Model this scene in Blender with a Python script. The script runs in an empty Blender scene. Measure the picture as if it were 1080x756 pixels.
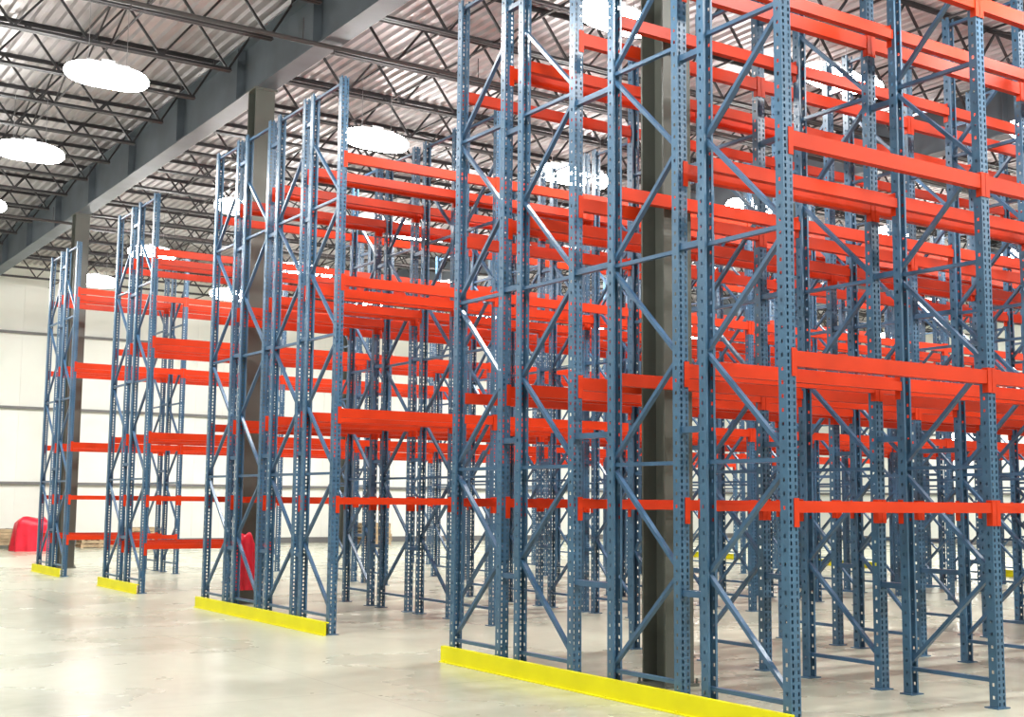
import bpy, math, random
from mathutils import Vector, Matrix
random.seed(7)
H=1.65
scene=bpy.context.scene
col=scene.collection

# ---------------------------------------------------------------- materials
def mat(name, color, rough=0.5, metal=0.0, noise=0.0, nscale=6.0, spec=0.5, bump=0.0, bscale=30, color2=None):
    m=bpy.data.materials.new(name); m.use_nodes=True
    nt=m.node_tree; b=nt.nodes['Principled BSDF']
    b.inputs['Roughness'].default_value=rough
    b.inputs['Metallic'].default_value=metal
    b.inputs['Specular IOR Level'].default_value=spec
    b.inputs['Base Color'].default_value=(*color,1)
    if noise>0 or color2:
        tc=nt.nodes.new('ShaderNodeTexCoord'); n=nt.nodes.new('ShaderNodeTexNoise')
        n.inputs['Scale'].default_value=nscale; n.inputs['Detail'].default_value=6
        r=nt.nodes.new('ShaderNodeValToRGB')
        c2=color2 if color2 else tuple(min(1,c*(1+noise)) for c in color)
        c1=color if color2 else tuple(c*(1-noise) for c in color)
        r.color_ramp.elements[0].color=(*c1,1); r.color_ramp.elements[1].color=(*c2,1)
        r.color_ramp.elements[0].position=.35; r.color_ramp.elements[1].position=.65
        nt.links.new(tc.outputs['Object'],n.inputs['Vector'])
        nt.links.new(n.outputs['Fac'],r.inputs['Fac']); nt.links.new(r.outputs['Color'],b.inputs['Base Color'])
    if bump>0:
        tc=nt.nodes.new('ShaderNodeTexCoord'); n=nt.nodes.new('ShaderNodeTexNoise')
        n.inputs['Scale'].default_value=bscale
        bp=nt.nodes.new('ShaderNodeBump'); bp.inputs['Strength'].default_value=bump; bp.inputs['Distance'].default_value=.02
        nt.links.new(tc.outputs['Object'],n.inputs['Vector'])
        nt.links.new(n.outputs['Fac'],bp.inputs['Height']); nt.links.new(bp.outputs['Normal'],b.inputs['Normal'])
    return m
M_blue=mat('blue_powder_coat',(.045,.12,.21),.32,.0,.12,3.0,.6)
M_blue2=mat('blue_brace_coat',(.037,.10,.19),.32,.0,.12,3.0,.6)
M_red=mat('orange_red_powder_coat',(.56,.034,.004),.42,.0,.14,1.5,.25)
M_yel=mat('safety_yellow',(.78,.72,.003),.5,.0,.06,2.0,.25)
M_steel=mat('primer_grey_steel',(.10,.12,.14),.5,.1,.15,1.2)
M_col=mat('column_grey_paint',(.098,.105,.09),.42,.1,.12,1.0)
M_joist=mat('joist_grey',(.038,.037,.04),.5,.3,.15,2.0)
M_wall=mat('white_insulated_panel',(.86,.88,.82),.5,0,.03,.6)
M_girt=mat('girt_grey',(.17,.17,.17),.5)
M_wood=mat('pallet_wood',(.45,.34,.21),.8,0,.25,5)
M_tarp=mat('red_tarp',(.72,.015,.04),.35,0,.15,4,bump=.4,bscale=9)
M_house=mat('lamp_housing_grey',(.25,.25,.26),.4,.2)
M_pipe=mat('sprinkler_pipe',(.06,.055,.055),.5,.2)
M_deck=mat('metal_roof_deck',(.42,.39,.40),.30,.45,.0,color2=(.58,.55,.56),nscale=.8)

def floor_mat():
    m=bpy.data.materials.new('polished_concrete'); m.use_nodes=True
    nt=m.node_tree; b=nt.nodes['Principled BSDF']
    tc=nt.nodes.new('ShaderNodeTexCoord')
    n=nt.nodes.new('ShaderNodeTexNoise'); n.inputs['Scale'].default_value=.35; n.inputs['Detail'].default_value=6; n.inputs['Roughness'].default_value=.55
    n2=nt.nodes.new('ShaderNodeTexNoise'); n2.inputs['Scale'].default_value=5; n2.inputs['Detail'].default_value=6
    mx=nt.nodes.new('ShaderNodeMix'); mx.data_type='FLOAT'; mx.inputs[0].default_value=.35
    r=nt.nodes.new('ShaderNodeValToRGB')
    r.color_ramp.elements[0].color=(.365,.375,.285,1); r.color_ramp.elements[0].position=.32
    r.color_ramp.elements[1].color=(.49,.50,.40,1); r.color_ramp.elements[1].position=.68
    for k in (n,n2): nt.links.new(tc.outputs['Object'],k.inputs['Vector'])
    nt.links.new(n.outputs['Fac'],mx.inputs[2]); nt.links.new(n2.outputs['Fac'],mx.inputs[3])
    nt.links.new(mx.outputs[0],r.inputs['Fac'])
    br=nt.nodes.new('ShaderNodeTexBrick'); br.offset=0; br.inputs['Scale'].default_value=1
    br.inputs['Brick Width'].default_value=5; br.inputs['Row Height'].default_value=5; br.inputs['Mortar Size'].default_value=.006
    br.inputs['Color1'].default_value=(1,1,1,1); br.inputs['Color2'].default_value=(1,1,1,1); br.inputs['Mortar'].default_value=(.7,.7,.7,1)
    nt.links.new(tc.outputs['Object'],br.inputs['Vector'])
    mm=nt.nodes.new('ShaderNodeMix'); mm.data_type='RGBA'; mm.blend_type='MULTIPLY'; mm.inputs[0].default_value=1
    nt.links.new(r.outputs['Color'],mm.inputs[6]); nt.links.new(br.outputs['Color'],mm.inputs[7])
    nt.links.new(mm.outputs[2],b.inputs['Base Color'])
    rr=nt.nodes.new('ShaderNodeMapRange'); rr.inputs[1].default_value=.3; rr.inputs[2].default_value=.7
    rr.inputs[3].default_value=.20; rr.inputs[4].default_value=.36
    nt.links.new(n.outputs['Fac'],rr.inputs[0]); nt.links.new(rr.outputs[0],b.inputs['Roughness'])
    return m
M_floor=floor_mat()
def emat(name,c,s):
    m=bpy.data.materials.new(name); m.use_nodes=True; b=m.node_tree.nodes['Principled BSDF']
    b.inputs['Base Color'].default_value=(.9,.9,.9,1)
    b.inputs['Emission Color'].default_value=(*c,1); b.inputs['Emission Strength'].default_value=s
    return m
M_lens=emat('lamp_lens',(1,.99,.95),45)

# ---------------------------------------------------------------- mesh builder
class MB:
    def __init__(s): s.v=[]; s.f=[]; s.mi=[]
    def quad(s,a,b,c,d,m=0):
        n=len(s.v); s.v+= [a,b,c,d]; s.f.append((n,n+1,n+2,n+3)); s.mi.append(m)
    def box(s,x0,x1,y0,y1,z0,z1,m=0):
        n=len(s.v)
        s.v+=[(x0,y0,z0),(x1,y0,z0),(x1,y1,z0),(x0,y1,z0),(x0,y0,z1),(x1,y0,z1),(x1,y1,z1),(x0,y1,z1)]
        for f in ((3,2,1,0),(4,5,6,7),(0,1,5,4),(1,2,6,5),(2,3,7,6),(3,0,4,7)):
            s.f.append(tuple(n+i for i in f)); s.mi.append(m)
    def bar(s,p,q,w,t,side=Vector((1,0,0)),m=0):
        p=Vector(p);q=Vector(q); d=(q-p).normalized()
        a=(side-d*side.dot(d)).normalized()*w/2; b=d.cross(a).normalized()*t/2
        n=len(s.v)
        for e in (p,q):
            for k in (a+b,-a+b,-a-b,a-b): s.v.append(tuple(e+k))
        for f in ((0,1,2,3),(7,6,5,4),(0,4,5,1),(1,5,6,2),(2,6,7,3),(3,7,4,0)):
            s.f.append(tuple(n+i for i in f)); s.mi.append(m)
    def tube(s,p,q,r,seg=8,m=0):
        p=Vector(p);q=Vector(q); d=(q-p).normalized()
        u=d.orthogonal().normalized(); w=d.cross(u); n=len(s.v)
        for e in (p,q):
            for i in range(seg):
                a=2*math.pi*i/seg; s.v.append(tuple(e+(u*math.cos(a)+w*math.sin(a))*r))
        for i in range(seg):
            j=(i+1)%seg; s.f.append((n+i,n+j,n+seg+j,n+seg+i)); s.mi.append(m)
        s.f.append(tuple(n+i for i in range(seg))[::-1]); s.mi.append(m)
        s.f.append(tuple(n+seg+i for i in range(seg))); s.mi.append(m)
    def mesh(s,name,mats,smooth=False):
        me=bpy.data.meshes.new(name); me.from_pydata(s.v,[],s.f)
        for m in mats: me.materials.append(m)
        me.polygons.foreach_set('material_index',s.mi)
        if smooth: me.polygons.foreach_set('use_smooth',[True]*len(s.f))
        me.update(); return me
def obj(name,me,loc=(0,0,0),parent=None,rot=None):
    o=bpy.data.objects.new(name,me); col.objects.link(o); o.location=loc
    if rot: o.rotation_euler=rot
    if parent: o.parent=parent
    return o
def empty(name,loc):
    o=bpy.data.objects.new(name,None); col.objects.link(o); o.location=loc; o.empty_display_size=.3; return o

# ---------------------------------------------------------------- upright frame
D=.575*H; PW=.10; PD=.08; BAY=1.42*H
def post(mb,yo,sgn,height):
    p=.0508
    n=int(height/p)
    hw=PW/2
    xc=[-hw,-.036,-.018,.018,.036,hw]
    for i in range(n):
        z0=i*p; z1=z0+p*.42; z2=z0+p
        mb.quad((-hw,yo,z0),(hw,yo,z0),(hw,yo,z1),(-hw,yo,z1))
        for k in (0,2,4):
            mb.quad((xc[k],yo,z1),(xc[k+1],yo,z1),(xc[k+1],yo,z2),(xc[k],yo,z2))
        for sx in (-hw,hw):
            ya=yo; yb=yo+sgn*PD*.38; yc=yo+sgn*PD*.62; yd=yo+sgn*PD
            if i%2==0:
                mb.quad((sx,ya,z0),(sx,yd,z0),(sx,yd,z0+p*1.45),(sx,ya,z0+p*1.45))
                zb=z0+p*1.45; ze=z0+2*p
                mb.quad((sx,ya,zb),(sx,yb,zb),(sx,yb,ze),(sx,ya,ze))
                mb.quad((sx,yc,zb),(sx,yd,zb),(sx,yd,ze),(sx,yc,ze))
    top=n*p
    for sx in (-1,1):
        yd=yo+sgn*PD
        mb.quad((sx*hw,yd,0),(sx*(hw-.022),yd,0),(sx*(hw-.022),yd,top),(sx*hw,yd,top))
    mb.box(-.08,.08,min(yo-sgn*.02,yo+sgn*.11),max(yo-sgn*.02,yo+sgn*.11),0,.01)
def frame_mesh(name,height,rise=.80,start=.22,flip=False):
    mb=MB(); post(mb,0,1,height); post(mb,D,-1,height)
    ya=PD*.55; yb=D-PD*.55
    def strut(za,zb_,left=True):
        mb.bar((0,ya,za),(0,yb,zb_),.042,.032,m=1)
    strut(start,start); z=start+.05; k=0; s=flip
    while z+rise<height-.25:
        if s: strut(z+rise,z)
        else: strut(z,z+rise)
        s=not s; z+=rise; k+=1
        if k%2==0:
            strut(z+.05,z+.05); z+=.10
    strut(height-.12,height-.12)
    return mb.mesh(name,[M_blue,M_blue2])
HB=7.05
fr=(frame_mesh('upright_frame',HB,.82,.22),frame_mesh('upright_frame_m',HB,.82,.22,True))

def beam_mesh(name,levels):
    mb=MB()
    for (z,hh,nb) in levels:
        for yo,sg in ((0,-1),(D,1)):
            for b in range(nb):
                x0=b*BAY+PW/2; x1=(b+1)*BAY-PW/2
                yf=yo+sg*.002
                ys=sorted((yf,yf-sg*.045))
                mb.box(x0+.004,x1-.004,ys[0],ys[1],z-hh/2,z+hh/2)
                ys=sorted((yf-sg*.045,yf-sg*.07))
                mb.box(x0+.004,x1-.004,ys[0],ys[1],z-hh/2,z+hh/2-.035)
                for xa,xb,xi in ((x0-.047,x0+.004,x0),(x1-.004,x1+.047,x1)):
                    ys=sorted((yf,yf+sg*.006))
                    mb.box(xa,xb,ys[0],ys[1],z+hh/2-.19,z+hh/2+.02)
                    s2=.002 if xi==x0 else -.006
                    ys=sorted((yf,yf-sg*.05))
                    mb.box(xi+s2,xi+s2+.004,ys[0],ys[1],z+hh/2-.19,z+hh/2+.02)
    return mb.mesh(name,[M_red])
NB=8
LB=[(1.62,.085,NB),(1.64*H,.115,NB),(2.65*H,.12,NB),(3.61*H,.12,NB)]
LC=[(.48*H,.085,1)]+LB
bm_B=beam_mesh('beam_run_b',LB); bm_C=beam_mesh('beam_run_c',LC)
X0=4.10*H
groups=[([3.98,4.70,5.58,6.30],bm_B),
        ([8.62,9.30,10.03,10.77],bm_B),
        ([13.2,14.0],bm_C),
        ([16.36,17.17],bm_C)]
gm={}
for ys,bm in groups:
    for idx,y in enumerate(ys):
        e=empty('pallet_rack',(X0,y*H,0))
        for n in range(NB+1):
            obj('upright_frame_%d'%(n+1),fr[(n+idx)%2],(n*BAY,0,0),e)
        obj('load_beams',bm,(0,0,0),e)
        if idx+1<len(ys):
            gap=(ys[idx+1]-y)*H-D
            key=round(gap,3)
            if key not in gm:
                mb=MB()
                for n in range(NB+1):
                    for z in (.9,2.2,3.7,5.3,6.6):
                        mb.box(n*BAY-.03,n*BAY+.03,D-.003,D+gap+.003,z,z+.05)
                gm[key]=mb.mesh('row_spacers',[M_blue2])
            obj('row_spacers',gm[key],(0,0,0),e)
    L=(ys[-1]-ys[0])*H+D+.10
    for xx,sg in ((X0-.115,1),(X0+NB*BAY+.115,-1)):
        mb=MB()
        mb.box(-.008,.008,-L/2,L/2,0,.16)
        a=sorted((0,sg*.045)); mb.box(a[0],a[1],-L/2,L/2,.148,.16)
        a=sorted((0,-sg*.03)); mb.box(a[0],a[1],-L/2,L/2,.0,.01)
        k=-L/2+.3
        while k<L/2:
            mb.tube((-sg*.02,k,.01),(-sg*.02,k,.025),.009,6)
            k+=.9
        obj('row_end_guard_rail',mb.mesh('row_end_guard_rail',[M_yel]),(xx,ys[0]*H+D/2+(ys[-1]-ys[0])*H/2,0))

# ---------------------------------------------------------------- room shell
XL,XR=-9*H,27*H; YF,YB=-7*H,26.7*H; ZR=5.70*H
mb=MB(); mb.box(XL,XR,YF,YB,-.2,0); obj('floor',mb.mesh('floor',[M_floor]))
def wall_mesh(L,Z,name):
    mb=MB()
    n=int(L/1.0); w=L/n
    for i in range(n):
        a=i*w
        mb.box(a+.006,a+w-.006,0,.06,0,Z)
        mb.box(a-.006,a+.006,.012,.06,0,Z)
    for z in (1.25*H,2.76*H,4.28*H):
        mb.box(0,L,-.16,-.14,z-.045,z+.045,1); mb.box(0,L,-.14,0,z+.03,z+.045,1)
    mb.box(0,L,-.03,0,0,.2,1)
    return mb.mesh(name,[M_wall,M_girt])
obj('wall_back',wall_mesh(XR-XL,ZR+.3,'wall_back'),(XL,YB,0))
obj('wall_right',wall_mesh(YB-YF,ZR+.3,'wall_right'),(XR,YB,0),rot=(0,0,-math.pi/2))
obj('wall_left',wall_mesh(YB-YF,ZR+.3,'wall_left'),(XL,YF,0),rot=(0,0,math.pi/2))
obj('wall_front',wall_mesh(XR-XL,ZR+.3,'wall_front'),(XR,YF,0),rot=(0,0,math.pi))
mb=MB(); x=XL
while x<XR:
    prof=[(0,0),(.07,0),(.10,.05),(.17,.05),(.20,0)]
    for (a,za),(b,zb) in zip(prof[:-1],prof[1:]):
        mb.quad((x+a,YF,ZR+za),(x+a,YB,ZR+za),(x+b,YB,ZR+zb),(x+b,YF,ZR+zb))
    x+=.20
mb.box(XL,XR,YF,YB,ZR+.12,ZR+.2)
obj('ceiling',mb.mesh('ceiling',[M_deck]))

# girders, columns, joists
CX=[-2.8,4.61,12.0,19.4]; CY=[-.9,5.43,11.62,18.4,24.7]
GB,GT=5.04*H,9.26
JB=8.62
mb=MB(); mb.box(-.17,.17,YF,YB,GB,GB+.028); mb.box(-.17,.17,YF,YB,GT-.028,GT); mb.box(-.008,.008,YF,YB,GB,GT)
y=YF+.5
while y<YB:
    mb.box(-.15,.15,y-.006,y+.006,GB+.028,GT-.028); y+=3.1
gme=mb.mesh('girder',[M_steel])
mb=MB(); s=.165
mb.box(-s,s,-s,-s+.022,0,GB); mb.box(-s,s,s-.022,s,0,GB); mb.box(-.01,.01,-s+.022,s-.022,0,GB)
mb.box(-.20,.20,-.20,.20,0,.025); mb.box(-.2,.2,-.2,.2,GB-.03,GB)
for a in (-1,1):
    for b in (-1,1): mb.tube((a*.183,b*.183,.025),(a*.183,b*.183,.07),.012)
cme=mb.mesh('steel_column',[M_col])
for cx in CX:
    obj('roof_girder',gme,(cx*H,0,0))
    for cy in CY: obj('steel_column',cme,(cx*H,cy*H,0))
def joist(L):
    mb=MB(); zt=ZR-.01; zb=JB
    for sy in (-.035,.035):
        k=.02 if sy<0 else -.02
        mb.box(.0,L,sy-.026,sy+.026,zt-.008,zt); mb.box(.0,L,sy-.004+k,sy+.004+k,zt-.06,zt)
        mb.box(.45,L-.45,sy-.026,sy+.026,zb,zb+.008); mb.box(.45,L-.45,sy-.004+k,sy+.004+k,zb,zb+.06)
    n=int(round((L-1.0)/1.1)); w=(L-1.0)/n
    mb.bar((.1,0,zt-.05),(.5,0,zb+.03),.034,.034)
    mb.bar((L-.1,0,zt-.05),(L-.5,0,zb+.03),.034,.034)
    for i in range(n):
        a=.5+i*w
        mb.bar((a,0,zb+.03),(a+w/2,0,zt-.03),.034,.034,side=Vector((0,1,0)))
        mb.bar((a+w/2,0,zt-.03),(a+w,0,zb+.03),.034,.034,side=Vector((0,1,0)))
    mb.box(0,.14,-.05,.05,GT,zt-.008); mb.box(L-.14,L,-.05,.05,GT,zt-.008)
    return mb.mesh('bar_joist',[M_joist])
bays=[(XL+.02,CX[0]*H),(CX[0]*H,CX[1]*H),(CX[1]*H,CX[2]*H),(CX[2]*H,CX[3]*H),(CX[3]*H,XR-.02)]
jy=[]; y=YF+1.2
while y<YB-.5:
    jy.append(y); y+=1.75
for a,b in bays:
    jm=joist(b-a-.02)
    e=empty('roof_joists',(a+.01,0,0))
    for i,y in enumerate(jy): obj('bar_joist_%d'%(i+1),jm,(0,y,0),e)
    mb=MB(); L=b-a
    for fx in (.2,.4,.6,.8):
        for z in (JB+.03,ZR-.07):
            mb.box(L*fx-.018,L*fx+.018,YF+.05,YB-.05,z-.004,z+.004); mb.box(L*fx-.004,L*fx+.004,YF+.05,YB-.05,z,z+.03)
        for ya,yb in zip(jy[:-1],jy[1:]):
            if fx in (.4,.8):
                mb.bar((L*fx,ya,JB+.03),(L*fx,yb,ZR-.06),.024,.024); mb.bar((L*fx,yb,JB+.03),(L*fx,ya,ZR-.06),.024,.024)
    obj('bridging',mb.mesh('joist_bridging',[M_joist]),(0,0,0),e)
for yy in (10.0,18.9):
    mb=MB(); mb.tube((XL+.3,0,0),(XR-.3,0,0),.035,10)
    x=XL+1
    while x<XR-.5:
        mb.tube((x,0,0),(x,0,.35),.008,6); mb.tube((x+.5,0,-.02),(x+.5,0,-.10),.012,6); x+=3
    obj('sprinkler_pipe',mb.mesh('sprinkler_pipe',[M_pipe]),(0,yy*H,GB-.06))

# ---------------------------------------------------------------- lamps
LZ=4.6*H
def lens_mesh(a,b,c,name,x0=0,pw=2.6):
    mb=MB(); nx,ns=20,16
    for i in range(nx+1):
        t=-math.cos(math.pi*i/nx)
        k=max(.02,(1-abs(t)**pw)**.5 if abs(t)<1 else 0.02)
        for j in range(ns):
            an=2*math.pi*j/ns
            mb.v.append((x0+a*t,b*k*math.cos(an),c*k*math.sin(an)))
    for i in range(nx):
        for j in range(ns):
            j2=(j+1)%ns
            mb.f.append((i*ns+j,(i+1)*ns+j,(i+1)*ns+j2,i*ns+j2)); mb.mi.append(0)
    return mb.mesh(name,[M_lens],True)
lens=lens_mesh(.60,.17,.175,'lamp_lens',0,3.6)
globe=lens_mesh(.15,.15,.15,'globe_lens',0,2)
mb=MB(); mb.box(-.30,.30,-.05,.05,.16,.19); mb.box(-.10,.10,-.05,.05,.19,.23)
for sx in (-.27,.27): mb.tube((sx,0,.19),(sx,0,JB-LZ),.004,6)
house=mb.mesh('lamp_housing',[M_house])
mb=MB(); mb.tube((0,0,.13),(0,0,.20),.06,12); mb.tube((0,0,.20),(0,0,JB-LZ),.004,6)
ghouse=mb.mesh('globe_cap',[M_house])
ld=bpy.data.lights.new('lamp_light','AREA'); ld.shape='RECTANGLE'; ld.size=1.0; ld.size_y=.28; ld.energy=200; ld.color=(1,.985,.95)
LXY=[(2.85,y) for y in (-3.5,-.65,2.2,5.0,7.86,10.74,13.64,16.5,19.4,22.3)]
for x in (-2.6,5.66,8.0,10.8,13.5,16.2,18.9,22):
    for y in (-.5,3.4,7.22,11.15,14.8,18.4,21.4): LXY.append((x,y))
for x,y in LXY:
    e=empty('high_bay_lamp',(x*H,y*H,LZ))
    obj('lens',lens,(0,0,0),e); obj('housing',house,(0,0,0),e)
    obj('light',ld,(0,0,-.19),e)
    if x==8.0 and y>5:
        g=empty('globe_lamp',((x+.5)*H,y*H,LZ)); obj('globe',globe,(0,0,0),g); obj('cap',ghouse,(0,0,0),g)
mb=MB(); mb.box(-.06,0,-.12,.12,-.12,.12); mb.box(-.30,-.06,-.03,.03,-.03,.03)
wl=mb.mesh('wall_lamp_bracket',[M_house])
gl=lens_mesh(.26,.26,.26,'wall_lamp_globe',0,2)
for yy,zz in ((19.3,3.55),(19.3,3.05),(20.3,2.6)):
    e=empty('wall_lamp',(XR-.17,yy*H,zz*H)); obj('bracket',wl,(0,0,0),e); obj('globe',gl,(-.5,0,0),e)

# ---------------------------------------------------------------- back-of-hall stock
def pallet_stack(n):
    mb=MB(); z=0
    for k in range(n):
        dx=random.uniform(-.03,.03); dy=random.uniform(-.03,.03)
        for yy in (-.5,-.025,.45): mb.box(-.6+dx,.6+dx,yy+dy,yy+.05+dy,z+.018,z+.108)
        for xx in (-.6,-.05,.5): mb.box(xx+dx,xx+.1+dx,-.5+dy,.5+dy,z,z+.018)
        for i in range(7): mb.box(-.6+i*.1833+dx,-.5+i*.1833+dx,-.5+dy,.5+dy,z+.108,z+.126)
        z+=.127
    return mb.mesh('wooden_pallet_stack',[M_wood])
for x,y,n in ((7.0,25.5,3),(7.9,25.6,5),(13.0,25.5,6)):
    obj('wooden_pallet_stack',pallet_stack(n),(x*H,y*H,0),rot=(0,0,random.uniform(-.1,.1)))
def bundle():
    mb=MB()
    for xx in (-1.0,.9): mb.box(xx,xx+.1,-.5,.5,0,.1)
    for k in range(5):
        for i in range(7): 
            e=random.uniform(-.05,.05); mb.box(-1.5+e,1.5+e,-.5+i*.144,-.5+i*.144+.135,.1+k*.1,.19+k*.1)
    for xx in (-.8,.8): mb.box(xx,xx+.03,-.506,.51,.1,.605,1)
    return mb.mesh('lumber_bundle',[M_wood,M_girt])
obj('lumber_bundle',bundle(),(4.9*H,25.8*H,0))
def drape(w,d,h,name,seed,fold=.06):
    random.seed(seed); mb=MB(); ns,nz=40,14
    ph=[random.uniform(0,6.28) for _ in range(6)]
    for k in range(nz+1):
        t=k/nz
        for i in range(ns):
            a=2*math.pi*i/ns; c,s=math.cos(a),math.sin(a)
            q=(abs(c)**5+abs(s)**5)**(-1/5)
            fl=fold*(1-t*.8)*(math.sin(7*a+ph[0])+.6*math.sin(11*a+ph[1]+t*2))
            taper=1-.10*t-.25*max(0,t-.85)/.15
            z=h*t*(1+.05*math.sin(3*a+ph[2])*t)
            mb.v.append(((w/2+fl)*c*q*taper,(d/2+fl)*s*q*taper,z))
    for k in range(nz):
        for i in range(ns):
            j=(i+1)%ns; mb.f.append((k*ns+i,k*ns+j,(k+1)*ns+j,(k+1)*ns+i)); mb.mi.append(0)
    mb.f.append(tuple(nz*ns+i for i in range(ns))); mb.mi.append(0)
    return mb.mesh(name,[M_tarp],True)
obj('tarp_covered_load',drape(1.0,.9,.98,'tarp_covered_load',3),(5.45*H,24.2*H,0))
obj('red_plastic_sheet',drape(.30,.12,.85,'red_plastic_sheet',5,.018),(4.53*H,11.62*H-.165-.09,.22))

# ---------------------------------------------------------------- world + camera
w=bpy.data.worlds.new('World'); scene.world=w; w.use_nodes=True
w.node_tree.nodes['Background'].inputs[0].default_value=(.8,.85,.9,1); w.node_tree.nodes['Background'].inputs[1].default_value=.5
cam=bpy.data.cameras.new('camera'); cam.lens=1330/1080*36; cam.sensor_width=36; cam.clip_end=300
co=bpy.data.objects.new('camera',cam); col.objects.link(co)
R=Matrix.Rotation(math.radians(-33.3),4,'Z')@Matrix.Rotation(math.radians(90+6.4),4,'X')@Matrix.Rotation(.009,4,'Z')
co.matrix_world=Matrix.Translation((0,0,H))@R
scene.camera=co
scene.view_settings.view_transform='Standard'
